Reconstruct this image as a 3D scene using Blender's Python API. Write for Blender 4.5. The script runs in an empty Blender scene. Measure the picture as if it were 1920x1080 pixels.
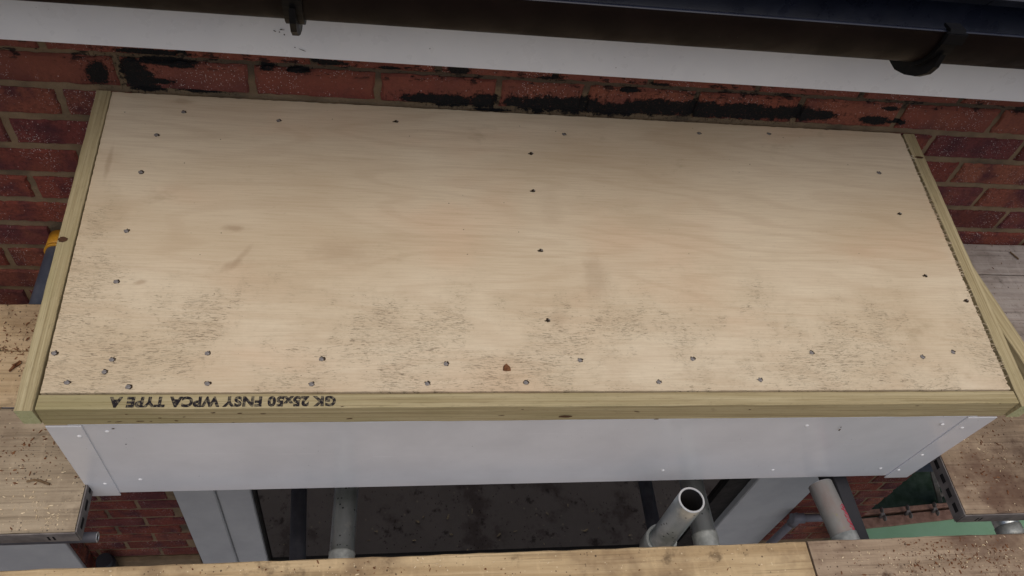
import bpy, bmesh, math, random
from mathutils import Vector, Matrix, noise as mn
random.seed(7)
R = math.radians
S = bpy.context.scene
COL = S.collection

# ------------------------------------------------------------ camera, sky, sun, exposure
CAM = Vector((.4642, -1.2448, 1.0648))
yaw, pitch, roll, FPX = R(15.5513), R(51.5242), R(-13.2841), 1566.8
F_ = Vector((math.sin(yaw)*math.cos(pitch), math.cos(yaw)*math.cos(pitch), -math.sin(pitch)))
r_ = F_.cross(Vector((0, 0, 1))).normalized(); d_ = F_.cross(r_)
RT = math.cos(roll)*r_ + math.sin(roll)*d_
DN = -math.sin(roll)*r_ + math.cos(roll)*d_
cd = bpy.data.cameras.new('camera'); cam = bpy.data.objects.new('camera', cd); COL.objects.link(cam)
cd.sensor_width = 36; cd.lens = 36*FPX/1920; cd.clip_start = .02; cd.clip_end = 500
cam.matrix_world = Matrix(((RT.x, -DN.x, -F_.x, CAM.x), (RT.y, -DN.y, -F_.y, CAM.y), (RT.z, -DN.z, -F_.z, CAM.z), (0, 0, 0, 1)))
S.camera = cam
w = bpy.data.worlds.new('World'); S.world = w; w.use_nodes = True
nt = w.node_tree; bg = nt.nodes['Background']; sk = nt.nodes.new('ShaderNodeTexSky')
sk.sky_type = 'NISHITA'; sk.sun_disc = False; sk.sun_elevation = R(72); sk.sun_rotation = math.pi
sk.air_density = 1.0; sk.dust_density = 4.0; sk.ozone_density = 1.0
nt.links.new(sk.outputs[0], bg.inputs[0]); bg.inputs[1].default_value = .088
sd = bpy.data.lights.new('sun', 'SUN'); sun = bpy.data.objects.new('sun', sd); COL.objects.link(sun)
sd.energy = 1.4; sd.angle = R(75); sd.color = (1, .95, .88)
sun.rotation_euler = (R(90-72), 0, 0)      # light travels towards +y and down
S.view_settings.view_transform = 'Standard'; S.view_settings.look = 'None'
S.view_settings.exposure = 0.0; S.view_settings.gamma = 1

def ray(u, v): return F_ + RT*((u-960)/FPX) + DN*((v-540)/FPX)
def onz(u, v, z): D = ray(u, v); return CAM + D*((z-CAM.z)/D.z)
def ony(u, v, y): D = ray(u, v); return CAM + D*((y-CAM.y)/D.y)

# ------------------------------------------------------------ material helper
class Mat:
    def __init__(s, name, rough=.7, spec=.3):
        s.m = bpy.data.materials.new(name); s.m.use_nodes = True
        s.t = s.m.node_tree; s.b = s.t.nodes['Principled BSDF']
        s.b.inputs['Roughness'].default_value = rough
        s.b.inputs['Specular IOR Level'].default_value = spec
        s.tc = s.t.nodes.new('ShaderNodeTexCoord'); s.P = s.tc.outputs['Object']
    def n(s, t, **k):
        q = s.t.nodes.new('ShaderNode'+t)
        for a, v in k.items(): setattr(q, a, v)
        return q
    def put(s, sock, v):
        if isinstance(v, bpy.types.NodeSocket): s.t.links.new(v, sock)
        elif isinstance(v, tuple) and len(v) == 3 and sock.type == 'RGBA': sock.default_value = (*v, 1)
        else: sock.default_value = v
    def map(s, v, sc=(1, 1, 1), loc=(0, 0, 0), rot=(0, 0, 0)):
        q = s.n('Mapping'); s.put(q.inputs[0], v); q.inputs[1].default_value = loc; q.inputs[2].default_value = rot; q.inputs[3].default_value = sc
        return q.outputs[0]
    def noise(s, sc, d=3, r=.5, v=None, dist=0):
        q = s.n('TexNoise'); s.put(q.inputs['Vector'], v or s.P)
        q.inputs['Scale'].default_value = sc; q.inputs['Detail'].default_value = d; q.inputs['Roughness'].default_value = r; q.inputs['Distortion'].default_value = dist
        return q.outputs[0]
    def vor(s, sc, v=None, col=False):
        q = s.n('TexVoronoi'); s.put(q.inputs['Vector'], v or s.P); q.inputs['Scale'].default_value = sc
        return (q.outputs['Distance'], q.outputs['Color'])
    def ramp(s, f, st):
        q = s.n('ValToRGB'); s.put(q.inputs[0], f); e = q.color_ramp.elements
        while len(e) < len(st): e.new(.5)
        for i, (p, c) in enumerate(st):
            e[i].position = p; e[i].color = (*c, 1) if isinstance(c, tuple) else (c, c, c, 1)
        return q.outputs[0]
    def mix(s, f, a, b, mode='MIX'):
        q = s.n('Mix', data_type='RGBA', blend_type=mode); s.put(q.inputs[0], f); s.put(q.inputs[6], a); s.put(q.inputs[7], b)
        return q.outputs[2]
    def m_(s, op, a, b=0., c=0.):
        q = s.n('Math', operation=op); s.put(q.inputs[0], a); s.put(q.inputs[1], b); s.put(q.inputs[2], c)
        return q.outputs[0]
    def rng(s, f, a, b, c=0., d=1.):
        q = s.n('MapRange', interpolation_type='SMOOTHSTEP'); s.put(q.inputs[0], f)
        for i, v in enumerate((a, b, c, d)): q.inputs[i+1].default_value = v
        return q.outputs[0]
    def xyz(s, v=None):
        q = s.n('SeparateXYZ'); s.put(q.inputs[0], v or s.P); return q.outputs
    def vmath(s, op, a, b):
        q = s.n('VectorMath', operation=op); s.put(q.inputs[0], a); s.put(q.inputs[1], b); return q.outputs[0]
    def rnd(s):      # coordinates shifted by a random amount per object
        oi = s.n('ObjectInfo'); k = s.m_('MULTIPLY', oi.outputs['Random'], 37.)
        c = s.n('CombineXYZ'); s.put(c.inputs[0], k); s.put(c.inputs[1], k)
        return s.vmath('ADD', s.P, c.outputs[0]), oi.outputs['Random']
    def col(s, c): s.put(s.b.inputs['Base Color'], c)
    def bump(s, h, st=.3, dist=.002):
        q = s.n('Bump'); q.inputs['Strength'].default_value = st; q.inputs['Distance'].default_value = dist
        s.put(q.inputs['Height'], h); s.t.links.new(q.outputs[0], s.b.inputs['Normal'])
    def dots(s, sc, size, keep, v=None):   # sparse small spots, value 0..1
        d, c = s.vor(sc, v); x = s.xyz(c)[0]
        a = s.rng(d, size*.6, size, 1, 0)
        k = s.rng(x, keep, keep+.01, 1, 0)
        return s.m_('MULTIPLY', a, k)
MT = {}

# ---- brick with bitumen smears
def brick_mat(name, mortar):
    g = Mat(name, .85, .25)
    geo = g.n('NewGeometry'); ri = geo.outputs['Random Per Island']
    if mortar:
        c = g.mix(g.noise(30, 5), (.15, .10, .058), (.31, .22, .13))
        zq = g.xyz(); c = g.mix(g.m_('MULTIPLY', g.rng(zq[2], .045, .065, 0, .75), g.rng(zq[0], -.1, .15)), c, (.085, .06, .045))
        c = g.mix(g.rng(g.noise(8, 4), .5, .72), c, (.10, .075, .05))
    else:
        c = g.ramp(ri, [(0, (.13, .036, .027)), (.2, (.24, .062, .038)), (.45, (.18, .042, .032)), (.6, (.28, .095, .055)), (.8, (.15, .042, .042)), (1, (.22, .052, .036))])
        c = g.mix(g.rng(g.noise(14, 4, .6), .42, .7), c, (.085, .026, .032))
        c = g.mix(g.rng(g.noise(9, 3, .6, g.map(g.P, loc=(3, 1, 5))), .5, .8), c, (.26, .085, .048))
        c = g.mix(g.rng(g.noise(130, 4, .75), .42, .68, 0, .6), c, (.06, .02, .018))
        # higher course under the eaves is a paler, drier orange
        z = g.xyz()[2]
        c = g.mix(g.rng(z, -.01, .05, 0, .48), c, (.32, .11, .07))
        sp = g.dots(330, .34, .34); sp = g.m_('MULTIPLY', sp, g.rng(g.noise(11, 3), .42, .62))
        sp2 = g.dots(120, .16, .25)
        c = g.mix(g.m_('MAXIMUM', g.m_('MULTIPLY', sp, .9), g.m_('MULTIPLY', sp2, .75)), c, (.60, .50, .47))
    # smears: list of (pixel centre, half length along x, half height, tilt)
    E = [(183, 136, .017, .026, .2), (257, 142, .026, .030, -.5), (272, 165, .030, .011, 0), (245, 118, .017, .010, 0), (310, 116, .05, .007, 0), (282, 98, .06, .006, 0),
         (300, 152, .022, .006, 0), (340, 122, .02, .007, 0), (375, 173, .035, .005, 0), (500, 126, .012, .008, 0), (560, 132, .022, .006, 0), (615, 118, .03, .006, 0),
         (800, 186, .045, .013, 0), (845, 190, .045, .015, 0), (905, 192, .026, .020, 0), (920, 209, .035, .004, 0), (965, 192, .020, .014, 0), (1020, 198, .055, .021, 0), (1085, 200, .055, .022, 0), (1150, 207, .055, .017, 0),
         (1230, 203, .065, .021, 0), (1310, 206, .07, .021, 0), (1400, 209, .08, .020, 0), (1490, 213, .06, .018, 0), (1530, 216, .04, .012, 0), (1640, 226, .032, .010, 0), (1680, 229, .02, .006, 0),
         (860, 132, .02, .010, 0), (1030, 147, .022, .006, 0), (730, 128, .02, .004, 0), (1240, 160, .018, .005, 0), (1670, 204, .018, .006, 0), (1180, 170, .02, .005, 0)]
    base = g.P; wn = g.noise(70, 8, .8)
    acc = None
    for u, v, rx, rz, tl in E:
        p = ony(u, v, 0)
        mp = g.n('Mapping', vector_type='TEXTURE'); g.put(mp.inputs[0], base); mp.inputs[1].default_value = p; mp.inputs[2].default_value = (0, tl, 0); mp.inputs[3].default_value = (rx, 1, rz)
        q = g.n('VectorMath', operation='LENGTH'); g.put(q.inputs[0], mp.outputs[0]); o = q.outputs['Value']
        acc = o if acc is None else g.m_('MINIMUM', acc, o)
    d = g.m_('ADD', acc, g.m_('MULTIPLY', g.m_('SUBTRACT', wn, .5), 2.7))
    bm = g.rng(d, .93, 1.14, 1, 0)
    halo = g.m_('MULTIPLY', g.rng(d, 1.0, 2.4, 1, 0), g.rng(g.noise(190, 5, .75, g.map(g.P, (1, 1, .6))), .54, .62))
    bm = g.m_('MAXIMUM', bm, g.m_('MULTIPLY', halo, .9))
    # sooty flecks along the upper bed joint
    zz = g.xyz()[2]; band = g.m_('MULTIPLY', g.rng(zz, .055, .068), g.rng(zz, .098, .112, 1, 0))
    fl = g.m_('MULTIPLY', band, g.rng(g.noise(38, 5, .7, g.map(g.P, (.8, 1, 1.6))), .55, .61))
    bm = g.m_('MAXIMUM', bm, g.m_('MULTIPLY', fl, .85))
    bm = g.m_('MULTIPLY', bm, g.rng(g.noise(230, 3, .6), .25, .42, .6, 1))
    c = g.mix(bm, c, (.006, .006, .007)); g.col(c)
    g.put(g.b.inputs['Roughness'], g.rng(bm, 0, 1, .88, .7))
    g.bump(g.m_('ADD', g.m_('ADD', g.noise(220, 4, .7), g.m_('MULTIPLY', g.noise(45, 3), 1.5)), g.m_('MULTIPLY', bm, .6)), .9, .003)
    return g.m
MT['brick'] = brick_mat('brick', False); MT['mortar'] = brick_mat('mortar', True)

# ---- plywood
g = Mat('plywood', .78, .25)
x, y, z = g.xyz()
wp = g.vmath('ADD', g.P, g.map(g.n('Value').outputs[0])) if 0 else g.P
wob = g.n('CombineXYZ'); g.put(wob.inputs[1], g.m_('MULTIPLY', g.noise(3.5, 2, .5), .09))
cp = g.vmath('ADD', g.P, wob.outputs[0])
slow = g.noise(2.2, 3, .5, g.map(g.P, (1, 2.2, 1)))
c = g.mix(g.rng(slow, .3, .7), (.60, .48, .325), (.715, .605, .44))
c = g.mix(g.rng(g.noise(3.1, 3, .55, g.map(g.P, (1, 2, 1), (4, 2, 0))), .5, .75, 0, .45), c, (.66, .46, .30))
rings = g.m_('SINE', g.m_('MULTIPLY', g.noise(2.6, 2, .4, g.map(g.P, (.5, 3.2, 1), (7, 0, 0))), 60.))
c = g.mix(g.rng(rings, .2, 1, 0, .12), c, (.40, .25, .14))
gr = g.noise(60, 4, .6, g.map(g.P, (.25, 6, 1)))
c = g.mix(g.rng(gr, .35, .75, 0, .26), c, (.42, .29, .17))
c = g.mix(g.rng(g.noise(16, 5, .65, g.map(cp, (.35, 5, 1), (2, 7, 0))), .5, .75, 0, .10), c, (.45, .33, .20))
pores = g.noise(300, 2, .5, g.map(g.P, (.35, 2.2, 1)))
c = g.mix(g.rng(pores, .62, .8, 0, .22), c, (.25, .16, .09))
# checks: short dark splits running along the grain, thickest to the front and at the left edge
ck = g.m_('MAXIMUM', g.noise(120, 3, .65, g.map(cp, (1, 7.5, 1))), g.m_('SUBTRACT', g.noise(55, 3, .6, g.map(cp, (1, 12, 1), (5, 3, 0))), .02))
front = g.rng(y, -.22, -.52)
left = g.m_('MULTIPLY', g.rng(x, .02, .14, 1, 0), g.rng(y, -.1, -.3))
pt = g.noise(6.5, 6, .72, g.map(g.P, (1.25, .95, 1), (1.3, 5, 0)))
pm = g.rng(g.m_('ADD', g.m_('MULTIPLY', front, .30), g.m_('ADD', pt, g.m_('MULTIPLY', left, .24))), .6, .86)
thr = g.m_('SUBTRACT', .80, g.m_('MULTIPLY', pm, .235))
ckm = g.m_('MULTIPLY', g.rng(g.m_('SUBTRACT', ck, thr), 0, .05), g.rng(g.noise(45, 3), .3, .65, .35, 1))
c = g.mix(g.m_('MULTIPLY', ckm, .72), c, (.10, .07, .045))
c = g.mix(g.m_('MULTIPLY', pm, .14), c, (.38, .30, .18))
c = g.mix(g.m_('MULTIPLY', pm, g.rng(g.noise(55, 4, .7, g.map(cp, (1, 3, 1))), .45, .7, 0, .17)), c, (.25, .19, .12))
# smudges
sm = g.rng(g.noise(7, 5, .7, g.map(g.P, (1, 1.7, 1), (9, 3, 0))), .60, .78, 0, .4)
c = g.mix(sm, c, (.33, .24, .14))
def blob(g, px, py, rx, ry, rot, c, k, col):
    p = onz(px, py, -.02)
    mp = g.n('Mapping', vector_type='TEXTURE'); g.put(mp.inputs[0], g.P); mp.inputs[1].default_value = p; mp.inputs[2].default_value = (0, 0, rot); mp.inputs[3].default_value = (rx, ry, 5)
    q = g.n('VectorMath', operation='LENGTH'); g.put(q.inputs[0], mp.outputs[0])
    d = g.m_('ADD', q.outputs['Value'], g.m_('MULTIPLY', g.m_('SUBTRACT', g.noise(40, 4, .7), .5), 1.2))
    return g.mix(g.rng(d, .2, 1.1, k, 0), c, col)
for a in [(438, 424, .030, .008, 0, .45), (430, 490, .022, .010, .5, .32), (455, 470, .03, .007, 1.0, .3), (1052, 585, .028, .020, .9, .22), (262, 518, .012, .006, .3, .45), (345, 205, .03, .008, 0, .4), (205, 310, .006, .05, 0, .35),
          (1030, 390, .03, .05, 0, .14), (650, 470, .08, .03, 0, .2), (1120, 510, .03, .06, 0, .28)]:
    c = blob(g, *a[:5], c, a[5], (.30, .19, .11))
sp = g.m_('MULTIPLY', g.dots(42, .055, .34), 1.); c = g.mix(g.m_('MULTIPLY', sp, .8), c, (.06, .04, .03))
sp = g.m_('MULTIPLY', g.dots(90, .07, .10), 1.); c = g.mix(g.m_('MULTIPLY', sp, .6), c, (.12, .08, .05))
g.col(c); g.bump(g.m_('SUBTRACT', g.m_('MULTIPLY', gr, .6), g.m_('MULTIPLY', ckm, 1.)), .35, .001)
MT['ply'] = g.m

# ---- treated timber, grain along local x
g = Mat('treated_timber', .75, .25)
P2, rd = g.rnd()
gr = g.noise(26, 6, .7, g.map(P2, (.09, 8, 8)), .25)
c = g.mix(g.rng(gr, .3, .7), (.33, .26, .135), (.50, .42, .25))
c = g.mix(g.rng(g.noise(4, 3, .5, g.map(P2, (1, 3, 3), (3, 3, 1))), .48, .75, 0, .6), c, (.27, .24, .11))
gr2 = g.noise(70, 3, .6, g.map(P2, (.03, 6, 6)))
c = g.mix(g.rng(gr2, .56, .66, 0, .6), c, (.20, .15, .07))
c = g.mix(g.rng(g.noise(200, 3, .7, g.map(P2, (.3, 1, 1))), .55, .75, 0, .35), c, (.16, .13, .07))
c = g.mix(g.m_('MULTIPLY', g.dots(45, .06, .12, g.map(P2, (.5, 1, 1))), .75), c, (.05, .035, .02))
c = g.mix(g.rng(g.noise(18, 4, .7, P2), .62, .8, 0, .5), c, (.16, .12, .06))
g.col(c); g.bump(g.m_('ADD', gr, g.m_('MULTIPLY', gr2, .5)), .35, .0012); MT['treated'] = g.m
g = Mat('end_grain', .9, .1); P2, rd = g.rnd()
c = g.mix(g.noise(150, 4, .7, P2), (.33, .34, .17), (.62, .60, .36)); g.col(c); g.bump(g.noise(400, 3), .8, .002); MT['endgrain'] = g.m
g = Mat('knot_wood', .6, .3); c = g.mix(g.noise(300, 3), (.03, .015, .008), (.13, .06, .03)); g.col(c); MT['knot'] = g.m

# ---- scaffold boards
def board_mat(name, a, b, dirt, dk, grit=.25, gritcol=(.03, .022, .02), saw=0.):
    g = Mat(name, .85, .18); P2, rd = g.rnd()
    gr = g.noise(20, 6, .65, g.map(P2, (.12, 3, 3)), .6)
    c = g.mix(g.rng(gr, .3, .7), a, b)
    g2 = g.noise(60, 3, .6, g.map(P2, (.05, 3, 3)))
    c = g.mix(g.rng(g2, .54, .68, 0, .45), c, tuple(v*.45 for v in a))
    sw = g.noise(85, 2, .5, g.map(P2, (1.1, .25, 1), rot=(0, 0, .35)))
    c = g.mix(g.rng(sw, .55, .75, 0, .22), c, tuple(min(1, v*1.35) for v in b))
    c = g.mix(g.rng(g.noise(5.5, 5, .65, P2), .47, .68, 0, dk), c, dirt)
    c = g.mix(g.rng(g.noise(13, 5, .7, g.map(P2, loc=(5, 1, 0))), .56, .72, 0, dk), c, tuple(v*.5 for v in dirt))
    dm = g.rng(g.noise(7, 3, .6, g.map(P2, loc=(2, 8, 0))), .35, .6)
    s1 = g.dots(75, .17, grit, P2); s2 = g.dots(170, .26, grit, P2)
    c = g.mix(g.m_('MULTIPLY', g.m_('MAXIMUM', s1, s2), g.m_('MULTIPLY', dm, .85)), c, gritcol)
    if saw: c = g.mix(g.m_('MULTIPLY', g.dots(140, .2, saw, g.map(P2, loc=(9, 9, 0))), .7), c, (.7, .58, .38))
    g.col(c); g.bump(g.m_('ADD', g.m_('ADD', gr, g2), g.m_('MULTIPLY', g.noise(150, 4, .7, P2), .6)), .55, .0018)
    return g.m
MT['b_tan'] = board_mat('board_tan', (.42, .30, .17), (.56, .42, .26), (.20, .125, .07), .5, .5, (.025, .015, .012))
MT['b_grey'] = board_mat('board_grey', (.30, .235, .16), (.44, .355, .25), (.19, .135, .09), .5, .35, (.03, .022, .02), .05)
MT['b_yellow'] = board_mat('board_yellow', (.40, .28, .15), (.56, .42, .245), (.20, .13, .075), .8, .22, (.04, .025, .02), .12)
MT['b_brown'] = board_mat('board_brown', (.27, .195, .13), (.39, .295, .205), (.11, .06, .042), .85, .3, (.035, .018, .013), .07)
MT['b_pale'] = board_mat('board_pale', (.36, .31, .275), (.47, .42, .38), (.21, .165, .13), .6, .22, (.05, .04, .035))

# ---- plastics, metal, others
def plain(name, a, b, rough, spec, sc=6, metal=0, speck=0, bump=0, scuff=0):
    g = Mat(name, rough, spec); c = g.mix(g.rng(g.noise(sc, 4, .6), .3, .7), a, b)
    if scuff:
        for u0, v0, u1, v1, kk in [(230, 849, 540, 849, .5), (560, 804, 660, 802, .4), (490, 851, 640, 850, .6), (672, 857, 770, 857, .6), (792, 858, 870, 858, .6), (895, 861, 935, 861, .4), (968, 864, 1132, 865, .7), (935, 806, 1150, 810, .4), (800, 894, 1120, 893, .35), (1150, 812, 1190, 846, .4), (1300, 828, 1480, 829, .35), (1540, 832, 1700, 834, .35), (1310, 868, 1560, 866, .3)]:
            a_, b_ = ony(u0, v0, -.606), ony(u1, v1, -.606); m_ = (a_+b_)/2; hl = (b_-a_).length/2
            mp = g.n('Mapping', vector_type='TEXTURE'); g.put(mp.inputs[0], g.P); mp.inputs[1].default_value = m_; mp.inputs[2].default_value = (0, math.atan2(-(b_.z-a_.z), b_.x-a_.x), 0); mp.inputs[3].default_value = (hl, .2, .0022)
            q = g.n('VectorMath', operation='LENGTH'); g.put(q.inputs[0], mp.outputs[0])
            c = g.mix(g.m_('MULTIPLY', g.rng(q.outputs['Value'], .3, 1.1, .55*kk, 0), g.rng(g.noise(60, 3), .35, .6)), c, (.86, .86, .88))
        sn = g.noise(9, 3, .5, g.map(g.P, (.45, 1, 7), (2, 0, 0)))
        c = g.mix(g.rng(sn, .64, .7, 0, .10*scuff), c, (.8, .8, .82))
        pass
    if speck: c = g.mix(g.m_('MULTIPLY', g.dots(55, .06, speck), .8), c, (.05, .04, .035))
    if speck: c = g.mix(g.m_('MULTIPLY', g.dots(130, .1, speck*.8), .5), c, (.12, .1, .09))
    g.b.inputs['Metallic'].default_value = metal; g.col(c)
    g.put(g.b.inputs['Roughness'], g.rng(g.noise(25, 4, .6), .3, .7, max(.02, rough-(.02 if scuff else .08)), rough+(.03 if scuff else .1)))
    if bump: g.bump(g.noise(180, 4, .6), bump, .001)
    return g.m
MT['upvc'] = plain('white_fascia', (.70, .70, .72), (.77, .77, .78), .32, .45, speck=.05)
MT['bay_upvc'] = plain('white_bay_panel', (.66, .665, .69), (.74, .745, .77), .22, .6, speck=.13, scuff=1)
MT['frame'] = plain('door_frame_white', (.42, .42, .42), (.49, .49, .48), .4, .4, speck=.06)
MT['cap'] = plain('screw_cap', (.8, .8, .8), (.88, .88, .88), .25, .5)
MT['gutter'] = plain('gutter_plastic', (.006, .0035, .0035), (.011, .0065, .006), .45, .06, 12, speck=.03)
MT['gutter_in'] = plain('gutter_inside', (.010, .011, .019), (.016, .018, .030), .3, .35, 12)  # blue in this colour stands in for sky reflected inside the gutter
MT['bracket'] = plain('bracket_plastic', (.006, .006, .006), (.009, .008, .009), .4, .08)
MT['rubber'] = plain('black_seal', (.008, .008, .008), (.014, .013, .012), .5, .3)
MT['blackpipe'] = plain('black_pipe', (.015, .015, .018), (.025, .025, .03), .4, .4)
MT['greypipe'] = plain('grey_pipe', (.13, .125, .14), (.18, .17, .19), .45, .4)
MT['yellow'] = plain('yellow_cap', (.62, .29, .02), (.72, .36, .04), .45, .4, speck=.1)
MT['bluetube'] = plain('painted_tube', (.085, .105, .15), (.15, .17, .215), .5, .35, 25, .2, speck=.1)
MT['strap'] = plain('steel_strap', (.12, .105, .10), (.22, .195, .18), .65, .3, 30, .2, bump=.4)
MT['slot'] = plain('dark_slot', (.012, .011, .011), (.02, .018, .018), .8, .1)
MT['green'] = plain('green_board', (.19, .34, .20), (.22, .38, .235), .6, .3, 5, speck=.03)
MT['tile'] = plain('roof_tile', (.018, .018, .024), (.04, .04, .05), .6, .35, 20, bump=.5)
MT['moss'] = plain('moss', (.03, .035, .012), (.07, .07, .03), .95, .05, 60, bump=.8)
MT['tape'] = plain('tube_band', (.30, .32, .31), (.50, .52, .50), .5, .35, 60, .3, bump=.4)
MT['screw'] = plain('screw_head', (.17, .155, .15), (.31, .285, .27), .65, .25, 300, .1)
MT['hole'] = plain('screw_hole', (.018, .012, .008), (.06, .04, .025), .9, .1, 400)
MT['chip'] = plain('bark_chip', (.10, .035, .015), (.22, .10, .045), .8, .2, 150, bump=.6)
MT['duskytube'] = plain('dusky_tube', (.07, .07, .085), (.12, .12, .14), .6, .3, 25)
MT['twig'] = plain('twig', (.12, .075, .04), (.22, .15, .09), .9, .1, 90)
MT['ladder'] = plain('ladder_metal', (.12, .11, .10), (.2, .18, .16), .5, .4, 30)
MT['oldwood'] = plain('old_rail', (.16, .085, .06), (.26, .15, .11), .8, .2, 40)
MT['lawn'] = plain('dark_ground', (.02, .035, .022), (.045, .065, .05), .95, .05, 20, bump=.6)
MT['tubemark'] = plain('red_marker', (.38, .03, .06), (.5, .06, .10), .7, .2, 90)
g = Mat('galvanised_tube', .28, .5)
P2, rd = g.rnd(); c = g.mix(g.noise(30, 5, .7, g.map(P2, (.5, 1, 1))), (.32, .36, .37), (.66, .69, .70))
c = g.mix(g.rng(g.noise(12, 4, .6, P2), .5, .7, 0, .6), c, (.20, .24, .22))
c = g.mix(g.m_('MULTIPLY', g.dots(95, .24, .5, P2), .85), c, (.03, .035, .04))
c = g.mix(g.rng(g.noise(60, 4, .7, P2), .58, .66, 0, .6), c, (.62, .64, .62)); g.b.inputs['Metallic'].default_value = .75
g.col(c); g.bump(g.noise(250, 4, .6, P2), .3, .001); MT['galv'] = g.m
g = Mat('rusty_tube', .6, .4)
P2, rd = g.rnd(); c = g.mix(g.noise(20, 5, .7, P2), (.20, .20, .19), (.36, .35, .33))
c = g.mix(g.rng(g.noise(9, 4, .7, g.map(P2, (.4, 1, 1))), .45, .65, 0, .5), c, (.27, .16, .13))
c = g.mix(g.rng(g.noise(30, 4, .7, P2), .62, .7, 0, .6), c, (.30, .30, .12)); g.b.inputs['Metallic'].default_value = .25
g.col(c); g.bump(g.noise(250, 4, .6, P2), .3, .001); MT['rusty'] = g.m
g = Mat('tube_rim', .3, .6); g.col((.6, .6, .6)); g.b.inputs['Metallic'].default_value = .6; MT['rim'] = g.m
g = Mat('door_glass', .03, .9); g.col((.006, .005, .005)); g.b.inputs['IOR'].default_value = 1.65
g.b.inputs['Roughness'].default_value = .035; MT['glass'] = g.m
g = Mat('patio', .9, .15)
c = g.mix(g.noise(6, 5, .7), (.22, .19, .17), (.36, .31, .29))
c = g.mix(g.rng(g.noise(5, 5, .7, g.map(g.P, loc=(3, 3, 0))), .52, .66, 0, .6), c, (.085, .055, .05))
c = g.mix(g.rng(g.noise(16, 4, .7), .58, .68, 0, .75), c, (.05, .036, .035))
c = g.mix(g.m_('MULTIPLY', g.dots(35, .2, .2), .7), c, (.5, .42, .32)); c = g.mix(g.dots(60, .2, .3), c, (.03, .025, .02))
g.col(c); MT['patio'] = g.m
g = Mat('earth', .95, .05); g.col(g.mix(g.noise(3, 6, .7), (.08, .075, .05), (.14, .12, .09))); MT['earth'] = g.m
g = Mat('stamp_ink', .8, .15)
c = g.mix(g.rng(g.noise(230, 3, .6), .47, .62), (.018, .015, .018), (.16, .135, .09)); g.col(c); MT['ink'] = g.m

# ------------------------------------------------------------ object helpers
def link(name, bm, mats, parent=None, smooth=False, loc=None):
    me = bpy.data.meshes.new(name); bmesh.ops.recalc_face_normals(bm, faces=bm.faces); bm.to_mesh(me); bm.free()
    for m in (mats if isinstance(mats, (list, tuple)) else [mats]): me.materials.append(MT[m])
    if smooth:
        for p in me.polygons: p.use_smooth = True
    o = bpy.data.objects.new(name, me); COL.objects.link(o)
    if parent: o.parent = parent
    if loc: o.location = loc
    return o
def tag(o, label=None, cat=None, group=None, kind=None):
    if label: o['label'] = label
    if cat: o['category'] = cat
    if group: o['group'] = group
    if kind: o['kind'] = kind
    return o
def thing(name, label, cat, loc=(0, 0, 0), group=None, kind=None):
    o = bpy.data.objects.new(name, None); COL.objects.link(o); o.location = loc; o.empty_display_size = .1
    return tag(o, label, cat, group, kind)
def box(bm, a, b, mi=0, ch=0.):
    x0, y0, z0 = a; x1, y1, z1 = b
    v = [bm.verts.new(p) for p in ((x0, y0, z0), (x1, y0, z0), (x1, y1, z0), (x0, y1, z0), (x0, y0, z1), (x1, y0, z1), (x1, y1, z1), (x0, y1, z1))]
    fs = [bm.faces.new([v[i] for i in q]) for q in ((0, 3, 2, 1), (4, 5, 6, 7), (0, 1, 5, 4), (1, 2, 6, 5), (2, 3, 7, 6), (3, 0, 4, 7))]
    for f in fs: f.material_index = mi
    if ch: 
        es = list({e for f in fs for e in f.edges})
        r = bmesh.ops.bevel(bm, geom=es, offset=ch, segments=2, affect='EDGES')
        for f in r['faces']: f.material_index = mi
def prism(bm, pts, ax, a, b, mi=0):
    # pts 2D polygon; ax 'x': pts are (y,z) extruded along x
    def P(p, t): return (t, p[0], p[1]) if ax == 'x' else ((p[0], t, p[1]) if ax == 'y' else (p[0], p[1], t))
    A = [bm.verts.new(P(p, a)) for p in pts]; B = [bm.verts.new(P(p, b)) for p in pts]; n = len(pts)
    fs = [bm.faces.new(A), bm.faces.new(B[::-1])] + [bm.faces.new((A[i], B[i], B[(i+1) % n], A[(i+1) % n])) for i in range(n)]
    for f in fs: f.material_index = mi
    return fs
def frame_of(d):
    d = d.normalized(); up = Vector((0, 0, 1)) if abs(d.z) < .9 else Vector((0, 1, 0))
    s = up.cross(d).normalized(); u = d.cross(s); return d, s, u
def axis_obj(o, p0, p1):
    d, s, u = frame_of(p1-p0)
    o.matrix_world = Matrix(((d.x, s.x, u.x, p0.x), (d.y, s.y, u.y, p0.y), (d.z, s.z, u.z, p0.z), (0, 0, 0, 1)))
def cyl(bm, r, x0, x1, mi=0, n=28, cap=True, jr=0.):
    A = []; N = 1 if not jr else 14
    for k in range(N+1):
        t = x0+(x1-x0)*k/N
        A.append([bm.verts.new((t, (r+random.uniform(-jr, jr))*math.cos(2*math.pi*i/n), (r+random.uniform(-jr, jr))*math.sin(2*math.pi*i/n))) for i in range(n)])
    for k in range(N):
        for i in range(n):
            f = bm.faces.new((A[k][i], A[k][(i+1) % n], A[k+1][(i+1) % n], A[k+1][i])); f.material_index = mi; f.smooth = True
    if cap: bm.faces.new(A[0][::-1]).material_index = mi; bm.faces.new(A[-1]).material_index = mi
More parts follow.
